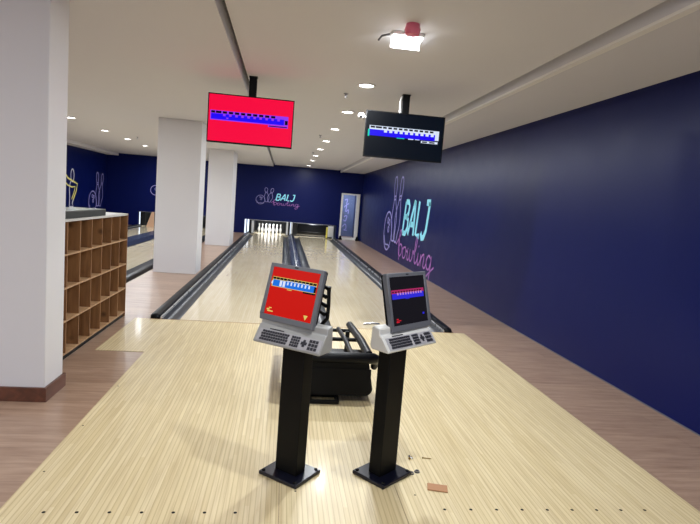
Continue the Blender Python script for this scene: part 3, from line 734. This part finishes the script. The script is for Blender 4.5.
for y, lb in zip([11.88, 14.0, 15.87, 17.8], ['downlight left of the background row, just right of the near pillar', 'second downlight from the left above the shoe rack', 'third downlight from the left above the shoe rack', 'downlight right of the background row, nearest the square pillar']):
    downlight(-4.5, y, ZS, lb, g2, PW)
# the same rows go on over and behind the photographer and behind the pillars
for k, (x, y, z) in enumerate([(.86, 2.35, ZC), (.86, .4, ZC), (.86, -1.6, ZC), (.86, -3.6, ZC), (-4.5, 9.9, ZS), (-4.5, 7.9, ZS), (-4.5, 5.9, ZS), (-4.5, 3.9, ZS), (-4.5, 1.9, ZS), (-4.5, -.1, ZS), (-4.5, -2.1, ZS), (-4.5, 19.8, ZS), (-4.5, 21.8, ZS)]):
    lamp('downlight_lamp', x, y, z-.014, PW*(.62 if x > 0 else .8))
# bright emergency fitting with a red sounder
ef = thing('emergency_light', 'bright white ceiling fitting with angled reflector and red cap', 'ceiling light', (.89, 4.36, ZC))
MB().box(-.13, .13, -.05, .05, -.03, 0).build('base_box', 'trimwhite', ef, bevel=.006)
b = MB(); b.box(-.12, .12, -.045, .045, -.045, -.031); b.build('tube_lens', 'tubeglow', ef, bevel=.004)
pl = MB().box(-.12, .12, -.003, .003, -.075, 0).build('reflector_plate', 'tubeglow', ef); pl.location = (0, .06, -.028)
MB().lathe([(.05, -.03), (.062, -.075), (.052, -.11), (0, -.115)], (-.01, -.23, .03), 20).build('red_cap', 'red_pl', ef, smooth=True)
MB().tube([(-.14, .0, -.02), (-.20, .03, -.03), (-.22, .07, -.055)], .009, 8).build('bracket_arm', 'silver', ef, smooth=True)
lamp('emergency_lamp', .89, 4.36, ZC-.12, PW*.9, .16, (.92, .97, 1))
# sprinklers
sp0 = None
for x, y, lb in ((.686, 6.93, 'nearest sprinkler head hanging left of the middle downlights'), (.655, 11.46, 'middle sprinkler head left of the row of downlights'), (.72, 15.6, 'far sprinkler head close to the last downlights')):
    if sp0 is None:
        sp0 = thing('sprinkler', lb, 'sprinkler', (x, y, ZC), group='sprinkler heads on the middle ceiling')
        MB().lathe([(.03, 0), (.03, -.008), (.012, -.012), (.010, -.04), (0, -.04)], n=16).build('body', 'steel', sp0, smooth=True)
        MB().lathe([(.0, -.052), (.024, -.05), (.026, -.054), (.0, -.056)], n=16).build('deflector', 'steel', sp0, smooth=True)
        MB().box(-.012, -.009, -.002, .002, -.052, -.038).box(.009, .012, -.002, .002, -.052, -.038).build('frame_arms', 'steel', sp0)
    else: dup(sp0, (x, y, ZC), lb)
s4 = dup(sp0, (-4.0, 15.0, ZS), 'small sprinkler head between the background downlights')

# pinsetter deck lights (inside each machine)
for x in (-.585, 1.30): lamp('pin_deck_lamp', x, YB+.30, OZ+.26, 60, .3, (.95, .98, 1))
for x in (-3.45, -5.15): lamp('pin_deck_lamp', x, YB+.35, OZ+.26, 8, .3, (.95, .98, 1))
lamp('passage_lamp', 2.85, YB+1.3, 2.47, 70, .3, (.9, .95, 1))

# ------------------------------------------------------------------ small things left on the deck
o = MB().box(-.058, .058, -.036, .036, 0, .008).build('wood_offcut', 'card', None, bevel=.002); o.location = (.98, 2.81, AZ+.0005); o.rotation_euler = (0, 0, math.radians(-14)); tag(o, 'small brown rectangular wood offcut lying on the pale deck', 'offcut')
def screw(x, y, rz, L, m, label, nm='screw'):
    t = thing(nm, label, nm, (x, y, AZ+.005), rz, 'loose screws and nuts on the deck')
    MB().tube([(0, 0, 0), (L*.8, 0, 0), (L, 0, -.001)], [.0032, .003, .0008], 8).build('shank', m, t, smooth=True)
    MB().tube([(-.006, 0, 0), (0, 0, 0)], [.008, .0035], 10).build('head', m, t, smooth=True)
screw(.99, 3.17, math.radians(-12), .055, 'brass', 'thin brass screw lying farthest right on the deck')
screw(.90, 3.16, math.radians(50), .035, 'brass', 'short stubby brass screw right of the dark screen console')
screw(.905, 3.185, math.radians(-60), .03, 'steel', 'short steel screw touching the stubby brass one')
def nut(x, y, lb, r=.014):
    t = thing('bolt_nut', lb, 'nut', (x, y, AZ+.0005), .3, 'loose screws and nuts on the deck')
    MB().lathe([(r*.5, 0), (r, 0), (r, .010), (r*.5, .010), (r*.5, 0)], n=6).build('hex_body', 'steel', t)
    MB().lathe([(r*1.0, 0), (r*1.3, 0), (r*1.3, .0015), (r*1.0, .0015)], n=16).build('washer', 'steel', t)
nut(.865, 2.975, 'steel nut lying nearest the right console base'); nut(.905, 2.995, 'steel nut lying farther from the right console base')

# ------------------------------------------------------------------ world, camera
w = bpy.data.worlds.new('world'); sc.world = w; w.use_nodes = True
w.node_tree.nodes['Background'].inputs[0].default_value = (.75, .85, 1.0, 1); w.node_tree.nodes['Background'].inputs[1].default_value = 1.8
cam = bpy.data.cameras.new('camera'); co = bpy.data.objects.new('camera', cam); C.objects.link(co)
cam.sensor_fit = 'HORIZONTAL'; cam.sensor_width = 36; cam.lens = 530/700*36; cam.clip_start = .05; cam.clip_end = 200
p, yaw, roll = 0.10938, -0.130137, math.radians(4.5)
R = Matrix.Rotation(yaw, 4, 'Z') @ Matrix.Rotation(PI/2-p, 4, 'X') @ Matrix.Rotation(roll, 4, 'Z')
co.matrix_world = Matrix.Translation((0, 0, 1.6)) @ R
sc.camera = co
vs = sc.view_settings; vs.view_transform = 'Standard'; vs.look = 'None'; vs.exposure = -0.1; vs.gamma = 1.0; vs.use_curve_mapping = False
